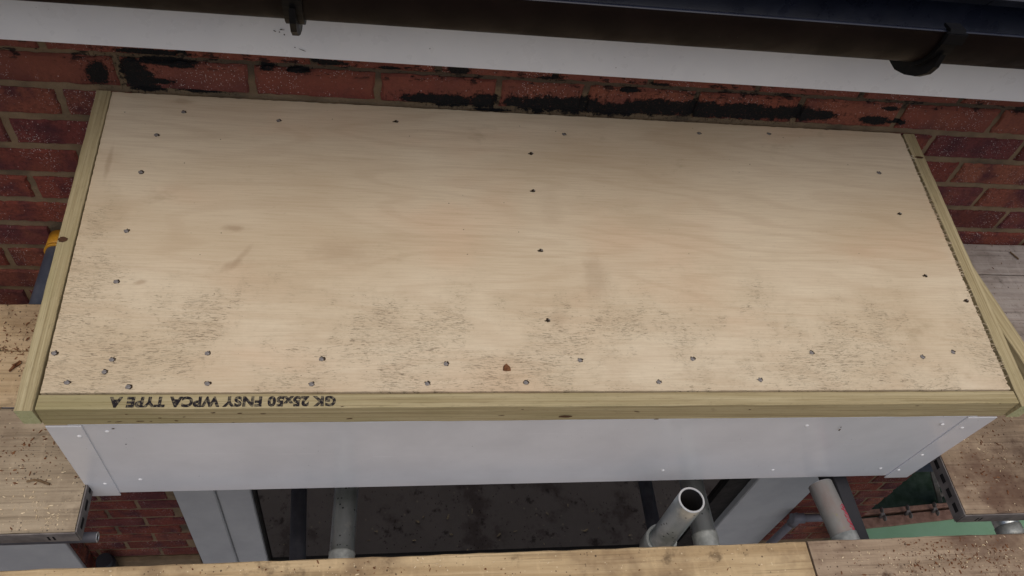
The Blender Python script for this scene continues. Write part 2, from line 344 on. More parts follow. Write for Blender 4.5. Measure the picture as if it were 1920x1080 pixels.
def hollow(bm, ro, ri, x0, x1, mi=0, mr=0, n=40):
    R0 = [(ro, x0), (ro, x1-.001), (ro-.0008, x1), (ri+.0006, x1), (ri, x1-.001), (ri, x0)]
    L = [[bm.verts.new((t, r*math.cos(2*math.pi*i/n), r*math.sin(2*math.pi*i/n))) for i in range(n)] for r, t in R0]
    for k in range(len(L)):
        a, b = L[k], L[(k+1) % len(L)]
        for i in range(n):
            f = bm.faces.new((a[i], a[(i+1) % n], b[(i+1) % n], b[i])); f.material_index = mr if k in (1, 2, 3) else (2 if k == 4 and mr else mi); f.smooth = k in (0, 4)
def chamfer_beam(bm, L, w, h, ch, n=24, jit=.0004, mi=0, mend=None):
    """timber along local x, width w (y), height h (z), origin at the centre of its top face"""
    w2 = w/2; pr = [(-w2, -ch), (-w2+ch, 0), (w2-ch, 0), (w2, -ch), (w2, -h+ch), (w2-ch, -h), (-w2+ch, -h), (-w2, -h+ch)]
    rings = []
    for k in range(n+1):
        t = L*k/n; rings.append([bm.verts.new((t, a+random.uniform(-jit, jit), b+random.uniform(-jit, jit))) for a, b in pr])
    for k in range(n):
        for i in range(8): bm.faces.new((rings[k][i], rings[k][(i+1) % 8], rings[k+1][(i+1) % 8], rings[k+1][i])).material_index = mi
    for q in (rings[0][::-1], rings[-1]): bm.faces.new(q).material_index = mi if mend is None else mend
def disc(bm, c, rx, ry, n, mi, jit, nrm='z', rot=0.):
    vs = []
    for i in range(n):
        a = 2*math.pi*i/n; q = 1+random.uniform(-jit, jit); A = rx*math.cos(a)*q; B = ry*math.sin(a)*q
        A, B = A*math.cos(rot)-B*math.sin(rot), A*math.sin(rot)+B*math.cos(rot)
        vs.append(bm.verts.new((c[0]+A, c[1]+B, c[2]) if nrm == 'z' else (c[0]+A, c[1], c[2]+B)))
    f = bm.faces.new(vs); f.material_index = mi; return f

# ------------------------------------------------------------ ground
bm = bmesh.new(); box(bm, (-60, -60, -2.85), (60, 60, -2.56)); tag(link('ground', bm, 'earth'), kind='structure')
bm = bmesh.new(); box(bm, (-3, -3.2, -2.60), (2.62, .25, -2.535)); tag(link('patio', bm, 'patio'), kind='structure')
bm = bmesh.new(); box(bm, (2.625, -3.2, -2.55), (7, 5, -2.44)); tag(link('lawn', bm, 'lawn'), kind='structure')

# ------------------------------------------------------------ house
house = thing('house', 'red brick house with white fascia, dark gutter and glazed patio door', 'house')
Z0, CO = .0026, .075
EV = [.021-.225*k for k in range(9, 0, -1)]+[.021, .246, .471, .696, .866, 1.088, 1.31, 1.535, 1.758, 1.978, 2.2, 2.425, 2.575]
OD = [-.093-.225*k for k in range(8, 0, -1)]+[-.093, .132, .357, .58, .80, .985, 1.205, 1.425, 1.645, 1.868, 2.09, 2.31, 2.50, 2.575]
def lay_bricks(bm, rows, clip0, clip1, holes, evj, odj):
    for rw in rows:
        js = [j for j in (evj if rw % 2 == 0 else odj)]
        z0 = Z0+rw*CO+(.0055 if rw == 1 else .0085); z1 = Z0+rw*CO+(.0705 if rw == 0 else .067)
        pts = [clip0-.005]+[j for j in js if clip0+.03 < j < clip1-.03]+[clip1+.005]
        for a, b in zip(pts, pts[1:]):
            segs = [(a+.0065, b-.0065)]
            for hx0, hx1, hz0, hz1 in holes:
                if z1 > hz0 and z0 < hz1:
                    ns = []
                    for p, q in segs:
                        if q <= hx0 or p >= hx1: ns.append((p, q))
                        else:
                            if p < hx0-.02: ns.append((p, hx0))
                            if q > hx1+.02: ns.append((hx1, q))
                    segs = ns
            for p, q in segs:
                if q-p < .015: continue
                nx = max(2, int((q-p)/.012)); nz = 5; per = []
                for i in range(nx): per.append((p+(q-p)*i/nx, z0))
                for i in range(nz): per.append((q, z0+(z1-z0)*i/nz))
                for i in range(nx): per.append((q-(q-p)*i/nx, z1))
                for i in range(nz): per.append((p, z1-(z1-z0)*i/nz))
                cx, cz = (p+q)/2, (z0+z1)/2; yo = random.uniform(-.0012, .0012)
                def rg(ins, y, j):
                    o = []
                    for X, Zz in per:
                        sx = -1 if X > cx else 1; sz = -1 if Zz > cz else 1
                        ex = ins if (abs(X-p) < 1e-6 or abs(X-q) < 1e-6) else 0; ez = ins if (abs(Zz-z0) < 1e-6 or abs(Zz-z1) < 1e-6) else 0
                        o.append(bm.verts.new((X+sx*ex+random.uniform(-j, j), y+random.uniform(-j, j)*.5, Zz+sz*ez+random.uniform(-j, j))))
                    return o
                A = rg(0, .014, 0); B = rg(.0, .004+yo, .0018); Cc = rg(.0038, yo, .0014); n = len(per)
                for U, V in ((A, B), (B, Cc)):
                    for i in range(n): bm.faces.new((U[i], U[(i+1) % n], V[(i+1) % n], V[i]))
                bm.faces.new(Cc)
holes = [(-.18, 2.205, -3, -.40), (.03, 1.53, -.35, -.035)]
bm = bmesh.new()
lay_bricks(bm, range(-32, 5), -1.9, 2.58, holes, EV, OD)
wall = link('brick_wall', bm, 'brick', house)
bm = bmesh.new()
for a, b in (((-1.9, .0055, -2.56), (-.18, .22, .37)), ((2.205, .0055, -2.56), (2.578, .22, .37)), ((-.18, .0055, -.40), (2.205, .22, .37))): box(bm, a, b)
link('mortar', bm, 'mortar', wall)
# flank wall beyond the corner
bm = bmesh.new(); box(bm, (2.572, .02, -2.56), (2.579, 5, .37)); link('flank_wall', bm, 'brick', house)
# short return and white panel on the forward wall at the lower left
bm = bmesh.new(); lay_bricks(bm, range(-33, -14), -.058, -.002, [], [-.03], [])
o = link('return_wall', bm, 'brick', house); o.rotation_euler = (0, 0, R(90)); o.location = (-.565, 0, 0)
bm = bmesh.new(); box(bm, (-1.9, -.058, -2.56), (-.571, .004, -1.0)); link('return_mortar', bm, 'mortar', house)
bm = bmesh.new(); box(bm, (-1.9, -.072, -2.56), (-.568, -.0585, -1.0), ch=.002); link('white_panel', bm, 'frame', house)
bm = bmesh.new(); box(bm, (-.562, -.014, -2.56), (-.18, .004, -2.325), ch=.003); link('plinth', bm, 'mortar', house)
# patio door
door = bpy.data.objects.new('patio_door', None); COL.objects.link(door); door.parent = house
def jamb(x0, x1, xm):
    bm = bmesh.new(); box(bm, (x0, -.012, -2.44), (xm-.002, .07, -.405), ch=.003); box(bm, (xm+.002, -.004, -2.44), (x1, .07, -.405), ch=.003); box(bm, (x0+.01, .004, -2.44), (x1-.01, .06, -.405))
    link('door_frame', bm, 'frame', door)
jamb(-.177, .070, -.043); jamb(1.918, 2.202, 2.07)
bm = bmesh.new(); box(bm, (.07, .02, -2.54), (1.918, .07, -2.50), ch=.003); link('threshold', bm, 'rubber', door)
bm = bmesh.new()
box(bm, (.0705, .012, -2.52), (.077, .06, -.405)); link('seal', bm, 'rubber', door)
bm = bmesh.new(); box(bm, (1.83, .014, -2.52), (1.9175, .06, -.405)); link('seal', bm, 'rubber', door)
bm = bmesh.new(); box(bm, (.0772, .032, -2.52), (1.83, .044, -.405)); link('glass', bm, 'glass', door)
bm = bmesh.new(); box(bm, (-.18, .08, -2.56), (2.205, .12, -.40)); link('dark_lining', bm, 'rubber', door)
# fascia, soffit
bm = bmesh.new(); box(bm, (-1.9, -.200, .2535), (3.2, -.184, .462), ch=.0015); link('fascia_board', bm, 'upvc', house)
bm = bmesh.new(); box(bm, (-1.9, -.1835, .258), (3.2, .0, .268)); link('soffit', bm, 'upvc', house)
# gutter: deep half ellipse
GY, GZ, GA, GB = -.262, .455, .056, .081
def ell(a, b, t): return (GY+a*math.cos(t), GZ-b*math.sin(t))
def arcstrip(bm, a0, b0, a1, b1, x0, x1, n=26, t0=0., t1=math.pi):
    o = [ell(a1, b1, t0+(t1-t0)*i/n) for i in range(n+1)]; q = [ell(a0, b0, t0+(t1-t0)*i/n) for i in range(n+1)]
    for i in range(n):
        for f in prism(bm, [o[i], o[i+1], q[i+1], q[i]], 'x', x0, x1): f.smooth = False
bm = bmesh.new(); N = 40
out = [ell(GA, GB, math.pi*i/N) for i in range(N+1)]; inn = [ell(GA-.0025, GB-.0025, math.pi*i/N) for i in range(N+1)]
prof = out+[(GY-GA-.001, GZ+.003), (GY-GA+.006, GZ+.003), (GY-GA+.006, GZ-.002)]+inn[::-1][1:]
A = [bm.verts.new((-1.9, *p)) for p in prof]; B = [bm.verts.new((3.2, *p)) for p in prof]
for i in range(len(prof)-1):
    f = bm.faces.new((A[i], B[i], B[i+1], A[i+1])); f.smooth = True; f.material_index = 1 if i > N else 0
bmesh.ops.recalc_face_normals(bm, faces=bm.faces)
gut = link('gutter', bm, ['gutter', 'gutter_in'], house)
def bracket(cx):
    bm = bmesh.new()
    arcstrip(bm, GA+.0005, GB+.0005, GA+.006, GB+.006, cx-.012, cx+.012)
    # supporting web: thin plate from the fascia, rounded tongue below the gutter
    pl = [(-.2005, .42), (-.2005, .385), (-.212, .358), (-.232, .343), (-.254, .343), (-.280, .354), (-.303, .369), (-.320, .387), (-.3265, .404), (-.3245, .425)]
    pl += [ell(GA+.001, GB+.001, math.pi*(1-(.20+.70*i/12))) for i in range(13)]
    prism(bm, pl, 'x', cx-.004, cx+.004)
    # clip gripping the front rim
    box(bm, (cx-.016, GY-GA-.010, GZ-.012), (cx+.016, GY-GA-.0035, GZ+.006), ch=.001)
    prism(bm, [(GY-GA-.008, GZ+.0045), (GY-GA+.014, GZ+.004), (GY-GA+.014, GZ+.008), (GY-GA-.004, GZ+.010)], 'x', cx-.012, cx+.012)
    box(bm, (cx-.012, -.2005, .40), (cx+.012, -.197, .45))
    return link('gutter_bracket', bm, 'bracket', gut)
bracket(.362); bracket(1.260)
# roof tiles
bm = bmesh.new(); sl = R(32); cs, sn = math.cos(sl), math.sin(sl)
for r_i in range(9):
    for k in range(19):
        x0 = -1.9+k*.27+(.135 if r_i % 2 else 0); u0 = r_i*.27; h0 = .012*0+.018
        p = []
        for (u, h) in ((u0, .006), (u0, .024+random.uniform(0, .003)), (u0+.30, .006), (u0+.30, -.006)):
            p.append((-.246+u*cs-h*sn, .456+u*sn+h*cs))
        prism(bm, p, 'x', x0+.002, x0+.268)
roof = link('roof', bm, 'tile', house)
bm = bmesh.new()
for i in range(60):
    u = random.uniform(.01, .25); xx = random.uniform(1.36, 1.75); rr = random.uniform(.006, .02)
    bmesh.ops.create_icosphere(bm, subdivisions=2, radius=rr, matrix=Matrix.Translation((xx, -.246+u*cs-.02*sn, .456+u*sn+.02*cs)) @ Matrix.Diagonal((1, 1, .5, 1)))
link('moss', bm, 'moss', roof)['kind'] = 'stuff'

# ------------------------------------------------------------ bay canopy
bay = thing('bay_canopy', 'flat canopy with bare plywood top, timber edge battens and white front panel', 'canopy')
W, D, SL = 1.562, .5933, .0502
def pz(y): return SL*y/D
TH = .012
# plywood with torn right edge
edge = []
n = 260
for i in range(n+1):                                     # right edge back -> front
    y_ = -.0015-(D-.002)*i/n; fr = .5+.5*mn.noise(Vector((0, y_*14, 3)))
    x_ = W-.0005+.0015*y_/D - abs(random.gauss(0, .0018))*fr*1.5 - (.002*random.random() if i % 2 else 0)
    edge.append((x_, y_))
fe = [(W-(W-.0037)*i/160, -D+random.uniform(-.0003, .0006)) for i in range(1, 160)]
le = [(.0037*(1-i/120)+random.uniform(0, .0009), -D+(D-.001)*i/120) for i in range(0, 121)]
be = [(W*i/200, -.0012+random.uniform(-.0012, .0004)) for i in range(1, 200)]
be = [(x0, y0) for x0, y0 in be]
poly = edge+fe+le+be
bm = bmesh.new()
T = [bm.verts.new((x0, y0, pz(y0))) for x0, y0 in poly]; Bt = [bm.verts.new((x0, y0, pz(y0)-TH)) for x0, y0 in poly]
bm.faces.new(T); bm.faces.new(Bt[::-1])
for i in range(len(T)): bm.faces.new((T[i], Bt[i], Bt[(i+1) % len(T)], T[(i+1) % len(T)]))
ply = link('plywood_deck', bm, 'ply', bay)
def on_ply(u, v):
    z = 0.
    for _ in range(8): q = onz(u, v, z); z = pz(q.y)
    return q
# loose torn fibres along the right edge
bm = bmesh.new()
for i in range(95):
    y_ = -random.uniform(.03, D-.02); x0 = W-.004; L = random.uniform(.004, .011); a = random.uniform(-.5, .5)
    z_ = pz(y_)+.0008; t = .0004
    v = [bm.verts.new(p) for p in ((x0, y_-t, z_), (x0, y_+t, z_), (x0+L*math.cos(a), y_+L*math.sin(a)+t*.3, z_+.003*random.random()), (x0+L*math.cos(a), y_+L*math.sin(a)-t*.3, z_+.003*random.random()))]
    bm.faces.new(v)
    f2 = [bm.verts.new(vv.co+Vector((0, 0, -.0004))) for vv in v]; bm.faces.new(f2[::-1])
link('torn_fibres', bm, 'ply', ply)
SCR = [(345, 210, 0), (523, 226, 0), (743, 228, 1), (1058, 252, 0), (1311, 250, 0), (1442, 251, 0), (294, 253, 0), (265, 323, 0), (996, 288, 1), (238, 433, 0), (219, 528, 0), (1000, 358, 1), (1014, 470, 1), (1028, 601, 1),
       (1648, 324, 0), (1687, 401, 1), (1735, 517, 1), (1812, 564, 1), (1787, 660, 0), (1730, 669, 0), (1522, 661, 0), (1299, 673, 0), (1088, 675, 0), (837, 682, 0), (604, 673, 0), (390, 662, 0), (103, 662, 0), (211, 674, 0),
       (197, 697, 0), (127, 717, 0), (242, 725, 0), (390, 719, 0), (585, 720, 0), (802, 719, 0), (987, 717, 0), (1236, 716, 0), (1426, 712, 0)]
for u, v, dk in SCR:
    p = on_ply(u, v); bm = bmesh.new(); s = 1. if dk == 0 else .9; an = random.uniform(0, 6.28)
    disc(bm, (0, 0, .0004), .0046*s, .0042*s, 16, 1, .28)  # dark disc under the head paints the shade of its sunk hole
    if dk: disc(bm, (.002, .001, .0008), .0018, .0014, 10, 0, .25); disc(bm, (-.004, -.001, .0005), .003, .0015, 9, 1, .3)
    else:
        disc(bm, (-.0010, -.0008, .0008), .0036, .0034, 14, 0, .08)
        disc(bm, (.0012, .0005, .0010), .0008, .0008, 4, 1, .1)
    link('screw', bm, ['screw', 'hole'], ply, loc=p)
# battens
def batten(name, p0, p1, w, h, parent, label=None, knots=(), mend='endgrain', jit=.0004):
    bm = bmesh.new(); L = (p1-p0).length; chamfer_beam(bm, L, w, h, .0012, 40, jit, 0, 1)
    o = link(name, bm, ['treated', mend], parent); axis_obj(o, p0, p1)
    if label: o['label'] = label
    return o
lb = batten('side_batten', Vector((-.0125, -.004, .004)), Vector((-.0115, -.623, pz(-.623)+.004)), .0245, .045, bay, 'left side batten with a dark knot')
rb = batten('side_batten', Vector((W+.0155, -.004, .002)), Vector((W+.0165, -.626, pz(-.626)+.002)), .0265, .045, bay, 'right side batten with frayed plywood along it')
fb = batten('front_batten', Vector((.0025, -.6070, pz(-.5933)-.0015)), Vector((W+.0015, -.6070, pz(-.5933)-.0015)), .0238, .0465, bay, 'front batten stamped with black lettering')
def knot(par, m, rx, ry, nrm):
    bm = bmesh.new(); disc(bm, (0, 0, 0), rx, ry, 18, 0, .12, nrm); o = link('knot', bm, 'knot', par); o.matrix_world = Matrix.Translation(m); return o
def kchild(par, world, rx, ry, nrm):
    bm = bmesh.new(); disc(bm, (0, 0, 0), rx, ry, 18, 0, .12, nrm)
    me_o = link('knot', bm, 'knot', par); me_o.matrix_parent_inverse = par.matrix_world.inverted(); me_o.location = world
    return me_o
bpy.context.view_layer.update()
p = onz(118, 453, pz(-.4)+.005); p.x = -.014; kchild(lb, Vector((-.0165, p.y, pz(p.y)+.0047)), .0078, .0052, 'z')
p = ony(1060, 781, -.6198); kchild(fb, p, .0115, .0035, 'y')
p = onz(1713, 291, .002); kchild(rb, Vector((W+.015, p.y, pz(p.y)+.0028)), .010, .0032, 'z')
for u, v in [(237, 777), (300, 784), (345, 782), (400, 774), (450, 775), (205, 791), (222, 791), (262, 790), (283, 790), (331, 789), (493, 776), (642, 762), (655, 785), (980, 768), (1194, 772), (1406, 768), (1720, 761), (1875, 757), (940, 779), (1230, 786)]:
    bm = bmesh.new(); disc(bm, (0, 0, 0), random.uniform(.002, .0055), random.uniform(.0008, .0014), 10, 0, .3, 'y', random.uniform(-.3, .3))
    o = link('dark_fleck', bm, 'knot', fb); o.matrix_parent_inverse = fb.matrix_world.inverted(); o.location = ony(u, v, -.6196)
# stamp, read from the wall side
cu = bpy.data.curves.new('stamp', 'FONT'); cu.body = 'GK 25x50 FNSY WPCA TYPE A'; cu.size = .026; cu.offset = .00145; cu.extrude = .00008; cu.space_character = 1.1
to = bpy.data.objects.new('stamp_tmp', cu); COL.objects.link(to); bpy.context.view_layer.update()
me = bpy.data.meshes.new_from_object(to.evaluated_get(bpy.context.evaluated_depsgraph_get())); bpy.data.objects.remove(to)
xs = [v.co.x for v in me.vertices]; ys = [v.co.y for v in me.vertices]
zt = pz(-.5933)-.0012
pa, pb = onz(630, 748, zt), onz(203, 758, zt)
sx = (pa.x-pb.x)/(max(xs)-min(xs)); sy = .0178/(max(ys)-min(ys))
bm = bmesh.new(); bm.from_mesh(me)
for v in bm.verts: v.co = Vector((pa.x-(v.co.x-min(xs))*sx, -.5995-(v.co.y-min(ys))*sy, zt+v.co.z))
st = link('stamped_lettering', bm, 'ink', fb); st.matrix_parent_inverse = fb.matrix_world.inverted()
# front panel, leaning slightly in, with corner trims
YT, YB = -.6150, -.595
cTL, cTR, cBL, cBR = ony(88, 803, YT), ony(1866, 783, YT), ony(170, 922, YB), ony(1695, 897, YB)
FT, FBm = (cTL.z+cTR.z)/2+.0075, (cBL.z+cBR.z)/2+.002
def panel(name, xt0, xt1, xb0, xb1, zt, zb, off, th, mat, parent):
    bm = bmesh.new(); def_ = lambda z: YT+(YB-YT)*(zt0-z)/(zt0-zb0)-off
    zt0, zb0 = FT, FBm; yt, yb = YT-off, YT+(YB-YT)*(FT-zb)/(FT-FBm)-off
    q = [(xt0, yt, zt), (xt1, yt, zt), (xb1, yb, zb), (xb0, yb, zb)]
    a = [bm.verts.new(p) for p in q]; b = [bm.verts.new((p[0], p[1]+th, p[2])) for p in q]
    bm.faces.new(a); bm.faces.new(b[::-1])
    for i in range(4): bm.faces.new((a[i], b[i], b[(i+1) % 4], a[(i+1) % 4]))
    bmesh.ops.bevel(bm, geom=[e for e in bm.edges], offset=.0006, segments=1, affect='EDGES')
    return link(name, bm, mat, parent)
XL0, XR0, XL1, XR1 = cTL.x+.0005, cTR.x, cBL.x, cBR.x
jl0, jl1 = ony(157, 803, YT).x, ony(222, 917, YB).x
jr0, jr1 = ony(1813, 782, YT).x, ony(1655, 896, YB).x
panel('front_panel', jl0-.02, jr0+.02, jl1-.02, jr1+.02, FT, FBm+.004, 0, .008, 'bay_upvc', bay)
tl = panel('corner_trim', XL0, jl0, XL1, jl1, FT, FBm-.004, .0028, .0028, 'bay_upvc', bay); tr = panel('corner_trim', jr0, XR0, jr1, XR1, FT, FBm-.003, .0028, .0028, 'bay_upvc', bay)
for u, v in [(149, 818), (197, 907), (263, 899), (201, 809), (1243, 882), (1449, 881), (1651, 878), (1685, 881), (1729, 853), (1804, 802), (1767, 796), (1513, 798)]:
    yy = YT; 
    for _ in range(6): p = ony(u, v, yy); yy = YT+(YB-YT)*(FT-p.z)/(FT-FBm)-(.0028 if (u < 200 or u > 1675) else 0)
    bm = bmesh.new(); bmesh.ops.create_uvsphere(bm, u_segments=14, v_segments=8, radius=.0035, matrix=Matrix.Diagonal((1, .45, 1, 1)))
    link('screw_cap', bm, 'cap', bay, True, loc=p)
bm = bmesh.new(); box(bm, (.0185, -.586, -.366), (.026, -.004, -.1)); link('side_panel', bm, 'bay_upvc', bay)
bm = bmesh.new(); box(bm, (1.520, -.586, -.366), (1.527, -.004, -.1)); link('side_panel', bm, 'bay_upvc', bay)
bm = bmesh.new(); box(bm, (.0265, -.584, -.372), (1.5195, -.004, -.366)); link('soffit_panel', bm, 'bay_upvc', bay)
bm = bmesh.new(); box(bm, (.0275, -.584, -.34), (1.5185, -.004, -.075)); link('frame_core', bm, 'treated', bay)
# bits of dirt stuck on the front panel and house fascia
def marks(par, lst, yfun):
    for u, v, a, b in lst:
        bm = bmesh.new(); p = ony(u, v, yfun); disc(bm, (p.x, p.y, p.z), a, b, 9, 0, .3, 'y', random.uniform(-.6, .3))
        link('dirt_mark', bm, 'hole', par)
marks(house, [(515, 58, .0022, .0008), (524, 60, .001, .001), (527, 55, .0012, .0006), (533, 65, .0009, .0012), (553, 89, .001, .0008), (567, 94, .006, .0006), (529, 56, .0035, .0005)], -.2012)
marks(bay, [(212, 804, .0022, .0013), (236, 833, .0013, .0013)], -.6155)
marks(bay, [(1574, 806, .0022, .004), (1577, 801, .001, .002)], -.6155)

# chip lying on the plywood
p = on_ply(950, 691); bm = bmesh.new()
pts = [(-.0065, -.004), (-.001, -.0052), (.0065, -.0045), (.006, .001), (.002, .0048), (-.001, .0075), (-.005, .004)]
prism(bm, pts, 'z', .0006, .004)
for v in bm.verts:
    if v.co.z > .002: v.co.z += random.uniform(-.001, .002); v.co.x *= .85; v.co.y *= .85
tag(link('bark_chip', bm, 'chip', loc=p), 'small brown angular chip lying near the front of the plywood', 'chip')

# ------------------------------------------------------------ scaffold boards
ZB = -.34
def board(x0, x1, y0, y1, mat, label, band=None, th=.038, dz=0., group='scaffold boards round the canopy', tilt=0.):
    t = thing('scaffold_board', label, 'scaffold board', (x0, (y0+y1)/2, ZB+dz), group)
    bm = bmesh.new(); chamfer_beam(bm, x1-x0, y1-y0, th, .0025, int(max(10, (x1-x0)/.03)), .0007)
    o = link('plank', bm, mat, t)
    if band:
        for side in band:
            bm = bmesh.new(); w2 = (y1-y0)/2; L = x1-x0
            xe = -.0012 if side == 'L' else L+.0012; s = 1 if side == 'L' else -1; k = .17
            def sb(a, b, mi=0, ch=0.): box(bm, tuple(min(p, q) for p, q in zip(a, b)), tuple(max(p, q) for p, q in zip(a, b)), mi, ch)
            sb((xe, -w2-.0015, -th+.002), (xe-s*.0022, w2+.0015, -.001))
            sb((xe, -w2-.0035, -th+.003), (xe+s*k, -w2-.0012, -.003)); sb((xe, w2+.0012, -th+.003), (xe+s*k, w2+.0035, -.003))
            for i in range(7):
                yy = -w2+.02+i*(2*w2-.04)/6; sb((xe-s*.0021, yy-.009, -.023), (xe-s*.0027, yy+.009, -.013), 1)
            for xx in (.035, .043): sb((xe+s*xx, -w2-.0040, -.028), (xe+s*(xx+.003), -w2-.0034, -.014), 1)
            link('end_band', bm, ['strap', 'slot'], t)
    return t
YF = -.7425
board(-1.9, 1.2585, YF-.225, YF, 'b_yellow', 'yellow tan board along the bottom edge, left of the butt joint')
board(1.2625, 3.2, YF-.227, YF+.001, 'b_brown', 'dirty brown board at the bottom right, scattered with sawdust', tilt=.1)
board(-1.9, .55, YF-.455, YF-.23, 'b_grey', 'grey board out of view below the bottom edge, second row left'); board(.555, 3.2, YF-.455, YF-.232, 'b_tan', 'tan board out of view below the bottom edge, second row right')
board(-1.9, -.226+.222, -.682, -.4545, 'b_grey', 'grey weathered board with steel end band, left of the white front panel', 'R')
board(-1.9, .006-.008, -.4505, -.334, 'b_tan', 'narrow tan board with a dark splinter, left of the canopy between grey and speckled boards')
board(-1.9, .004-.008, -.3315, -.2265, 'b_tan', 'speckled tan board at the left, nearest the brick wall', dz=-.0015)
board(1.608, 3.2, -.700, -.476, 'b_brown', 'brown board strewn with debris, right of the white front panel, with perforated end band', 'L')
board(1.612, 3.2, -.472, -.330, 'b_pale', 'pale board under the offcut, right of the canopy'); board(1.612, 3.2, -.3265, -.1035, 'b_pale', 'pale grey board with grey smudges behind the leaning offcut')
board(1.615, 3.2, -.0995, -.004, 'b_pale', 'pale narrow board tight against the brick wall at the right')

# offcut leaning at the right
oa = onz(1836, 535, -.115); od = (onz(1920, 626, -.12)-oa).normalized()
o = batten('timber_offcut', oa-od*.05+Vector((0, 0, .05*.197)), oa+od*.94+Vector((0, 0, -.94*.197)), .033, .036, None, None, mend='endgrain')
tag(o, 'green tinged timber offcut sticking out past the right side batten', 'timber offcut')

# ------------------------------------------------------------ tubes
TR = .02415
def tube(name, p0, p1, mat, label, cat='scaffold tube', r=TR, group='scaffold tubes under the boards'):
    t = thing(name, label, cat, p0, group)
    bm = bmesh.new(); hollow(bm, r, r-.004, 0, (p1-p0).length, 0, 1); o = link('tube', bm, [mat, 'rim', 'slot'], t)  # dark material on the bore faces paints the shade inside the tube
    d, s, u = frame_of(p1-p0); o.matrix_parent_inverse = Matrix(); o.matrix_basis = Matrix(((d.x, s.x, u.x, 0), (d.y, s.y, u.y, 0), (d.z, s.z, u.z, 0), (0, 0, 0, 1)))
    return t, o
def sleeve(o, a, b, mat, name, r=TR+.0012, jr=0):
    bm = bmesh.new(); cyl(bm, r, a, b, 0, 32, True, jr); return link(name, bm, mat, o)
zt_ = ZB-.038-TR-.001
t, o = tube('scaffold_tube', Vector((-.184, -1.3, zt_)), Vector((-.184, -.012, zt_)), 'bluetube', 'blue grey tube with a yellow end cap, left of the canopy by the brick wall')
bm = bmesh.new(); cyl(bm, TR+.003, 1.252, 1.292, 0, 32, True); cyl(bm, TR+.004, 1.250, 1.256, 0, 32, True); link('end_cap', bm, 'yellow', o)
a, b = onz(650, 915, -.57), onz(641, 1040, -.57); d = (b-a).normalized()
t, o = tube('scaffold_tube', a-d*.30, b+d*.6, 'galv', 'speckled galvanised tube under the left half of the white front panel')
sleeve(o, (b-a).length+.296, (b-a).length+.345, 'tape', 'pale_band', jr=.0006)
a, b = onz(1296, 905, -.50), onz(1323, 1012, -.50); d = (b-a).normalized()
t, o = tube('scaffold_tube', a-d*.25, b+d*.6, 'galv', 'greenish galvanised tube behind the open ended upright')
sleeve(o, (b-a).length+.238, (b-a).length+.30, 'tape', 'pale_band', jr=.0006)
a, b = onz(1542, 918, -.402), onz(1580, 1000, -.402); d = (b-a).normalized(); a -= d*.012
t, o = tube('scaffold_tube', b+d*.7, a, 'rusty', 'mottled tube end with red marker, under the right of the white front panel')
L = ((b+d*.7)-a).length
sleeve(o, L-(b-a).length-.06, L-(b-a).length-.004, 'tape', 'pale_band')
bm = bmesh.new()
random.seed(3)
def mk(t, a): return (t, -(TR+.0006)*math.cos(a), (TR+.0006)*math.sin(a))
path = []
for k in range(46):                                       # one continuous hand-drawn scrawl along the right flank
    u_ = k/45; path.append((L-.122+.068*u_+.004*math.sin(k*2.1), R(58)+R(17)*math.sin(k*1.75)+R(5)*math.sin(k*.9)))
pv = None
for t_, a_ in path:
    q = (bm.verts.new(mk(t_-.0010, a_+.03)), bm.verts.new(mk(t_+.0014, a_-.05)))
    if pv: bm.faces.new((pv[0], q[0], q[1], pv[1]))
    pv = q
link('red_marking', bm, 'tubemark', o)
a = onz(1880, 960, zt_); 
t, o = tube('scaffold_tube', Vector((a.x+.003, -1.3, zt_)), Vector((a.x-.012, -.02, zt_)), 'galv', 'bright tube with white band below the right hand boards')
sleeve(o, 1.3-.735, 1.3-.705, 'tape', 'pale_band')
a, b = onz(561, 912, -1.45), onz(558, 1045, -1.45); d = (b-a).normalized()
t, o = tube('scaffold_tube', a+d*((.026-a.y)/d.y), b+d*.8, 'duskytube', 'thin looking dark purple tube low down, left of the speckled galvanised tube')
a, b = onz(1209, 902, -1.6), onz(1229, 1005, -1.6); d = (b-a).normalized()  # tube added in place of a reflection in the door glass
t, o = tube('scaffold_tube', a+d*((.026-a.y)/d.y), b+d*.8, 'duskytube', 'dim grey tube standing in for a reflected one, left of the open topped upright')
# upright with open top
top = onz(1297, 937, -.29); 
t, o = tube('upright_tube', Vector((top.x+.0, top.y, -2.45)), top, 'galv', 'upright galvanised tube with an open shiny top, in the gap before the bottom boards', r=.0245)
bm = bmesh.new(); cyl(bm, .0195, 2.02, 2.05, 0, 32); link('bore_shade', bm, 'slot', o)  # black disc added down the bore to paint its inner shade
# coupler at its foot
cl = thing('tube_coupler', 'steel coupler clamped round the open topped upright', 'coupler', (top.x, top.y, -.505))
bm = bmesh.new(); hollow(bm, .0315, .0252, -.025, .025, 0, 0); 

o = link('clamp', bm, ['tape'], cl); o.rotation_euler = (0, R(-90), 0)

# dark strip beam beside the marked tube
a, b = onz(1577, 900, -.41), onz(1617, 1007, -.41); d = (b-a).normalized(); a2 = a-d*.28; b2 = b+d*.5
bm = bmesh.new(); L = (b2-a2).length; chamfer_beam(bm, L, .030, .055, .002, 10, .0002); o = link('dark_bearer', bm, 'blackpipe'); axis_obj(o, a2, b2)
tag(o, 'dark bearer running beside the red marked tube', 'bearer')
# ledger along the wall
t, o = tube('ledger_tube', Vector((-1.7, -.378, -.80)), Vector((3.0, -.378, -.80)), 'bluetube', 'long dark ledger tube running under the canopy parallel to the wall')
t, o = tube('ledger_tube', Vector((-1.7, -.665, zt_-.01)), Vector((.012, -.665, zt_-.01)), 'duskytube', 'short tube stub poking out beneath the left board end', r=.009)
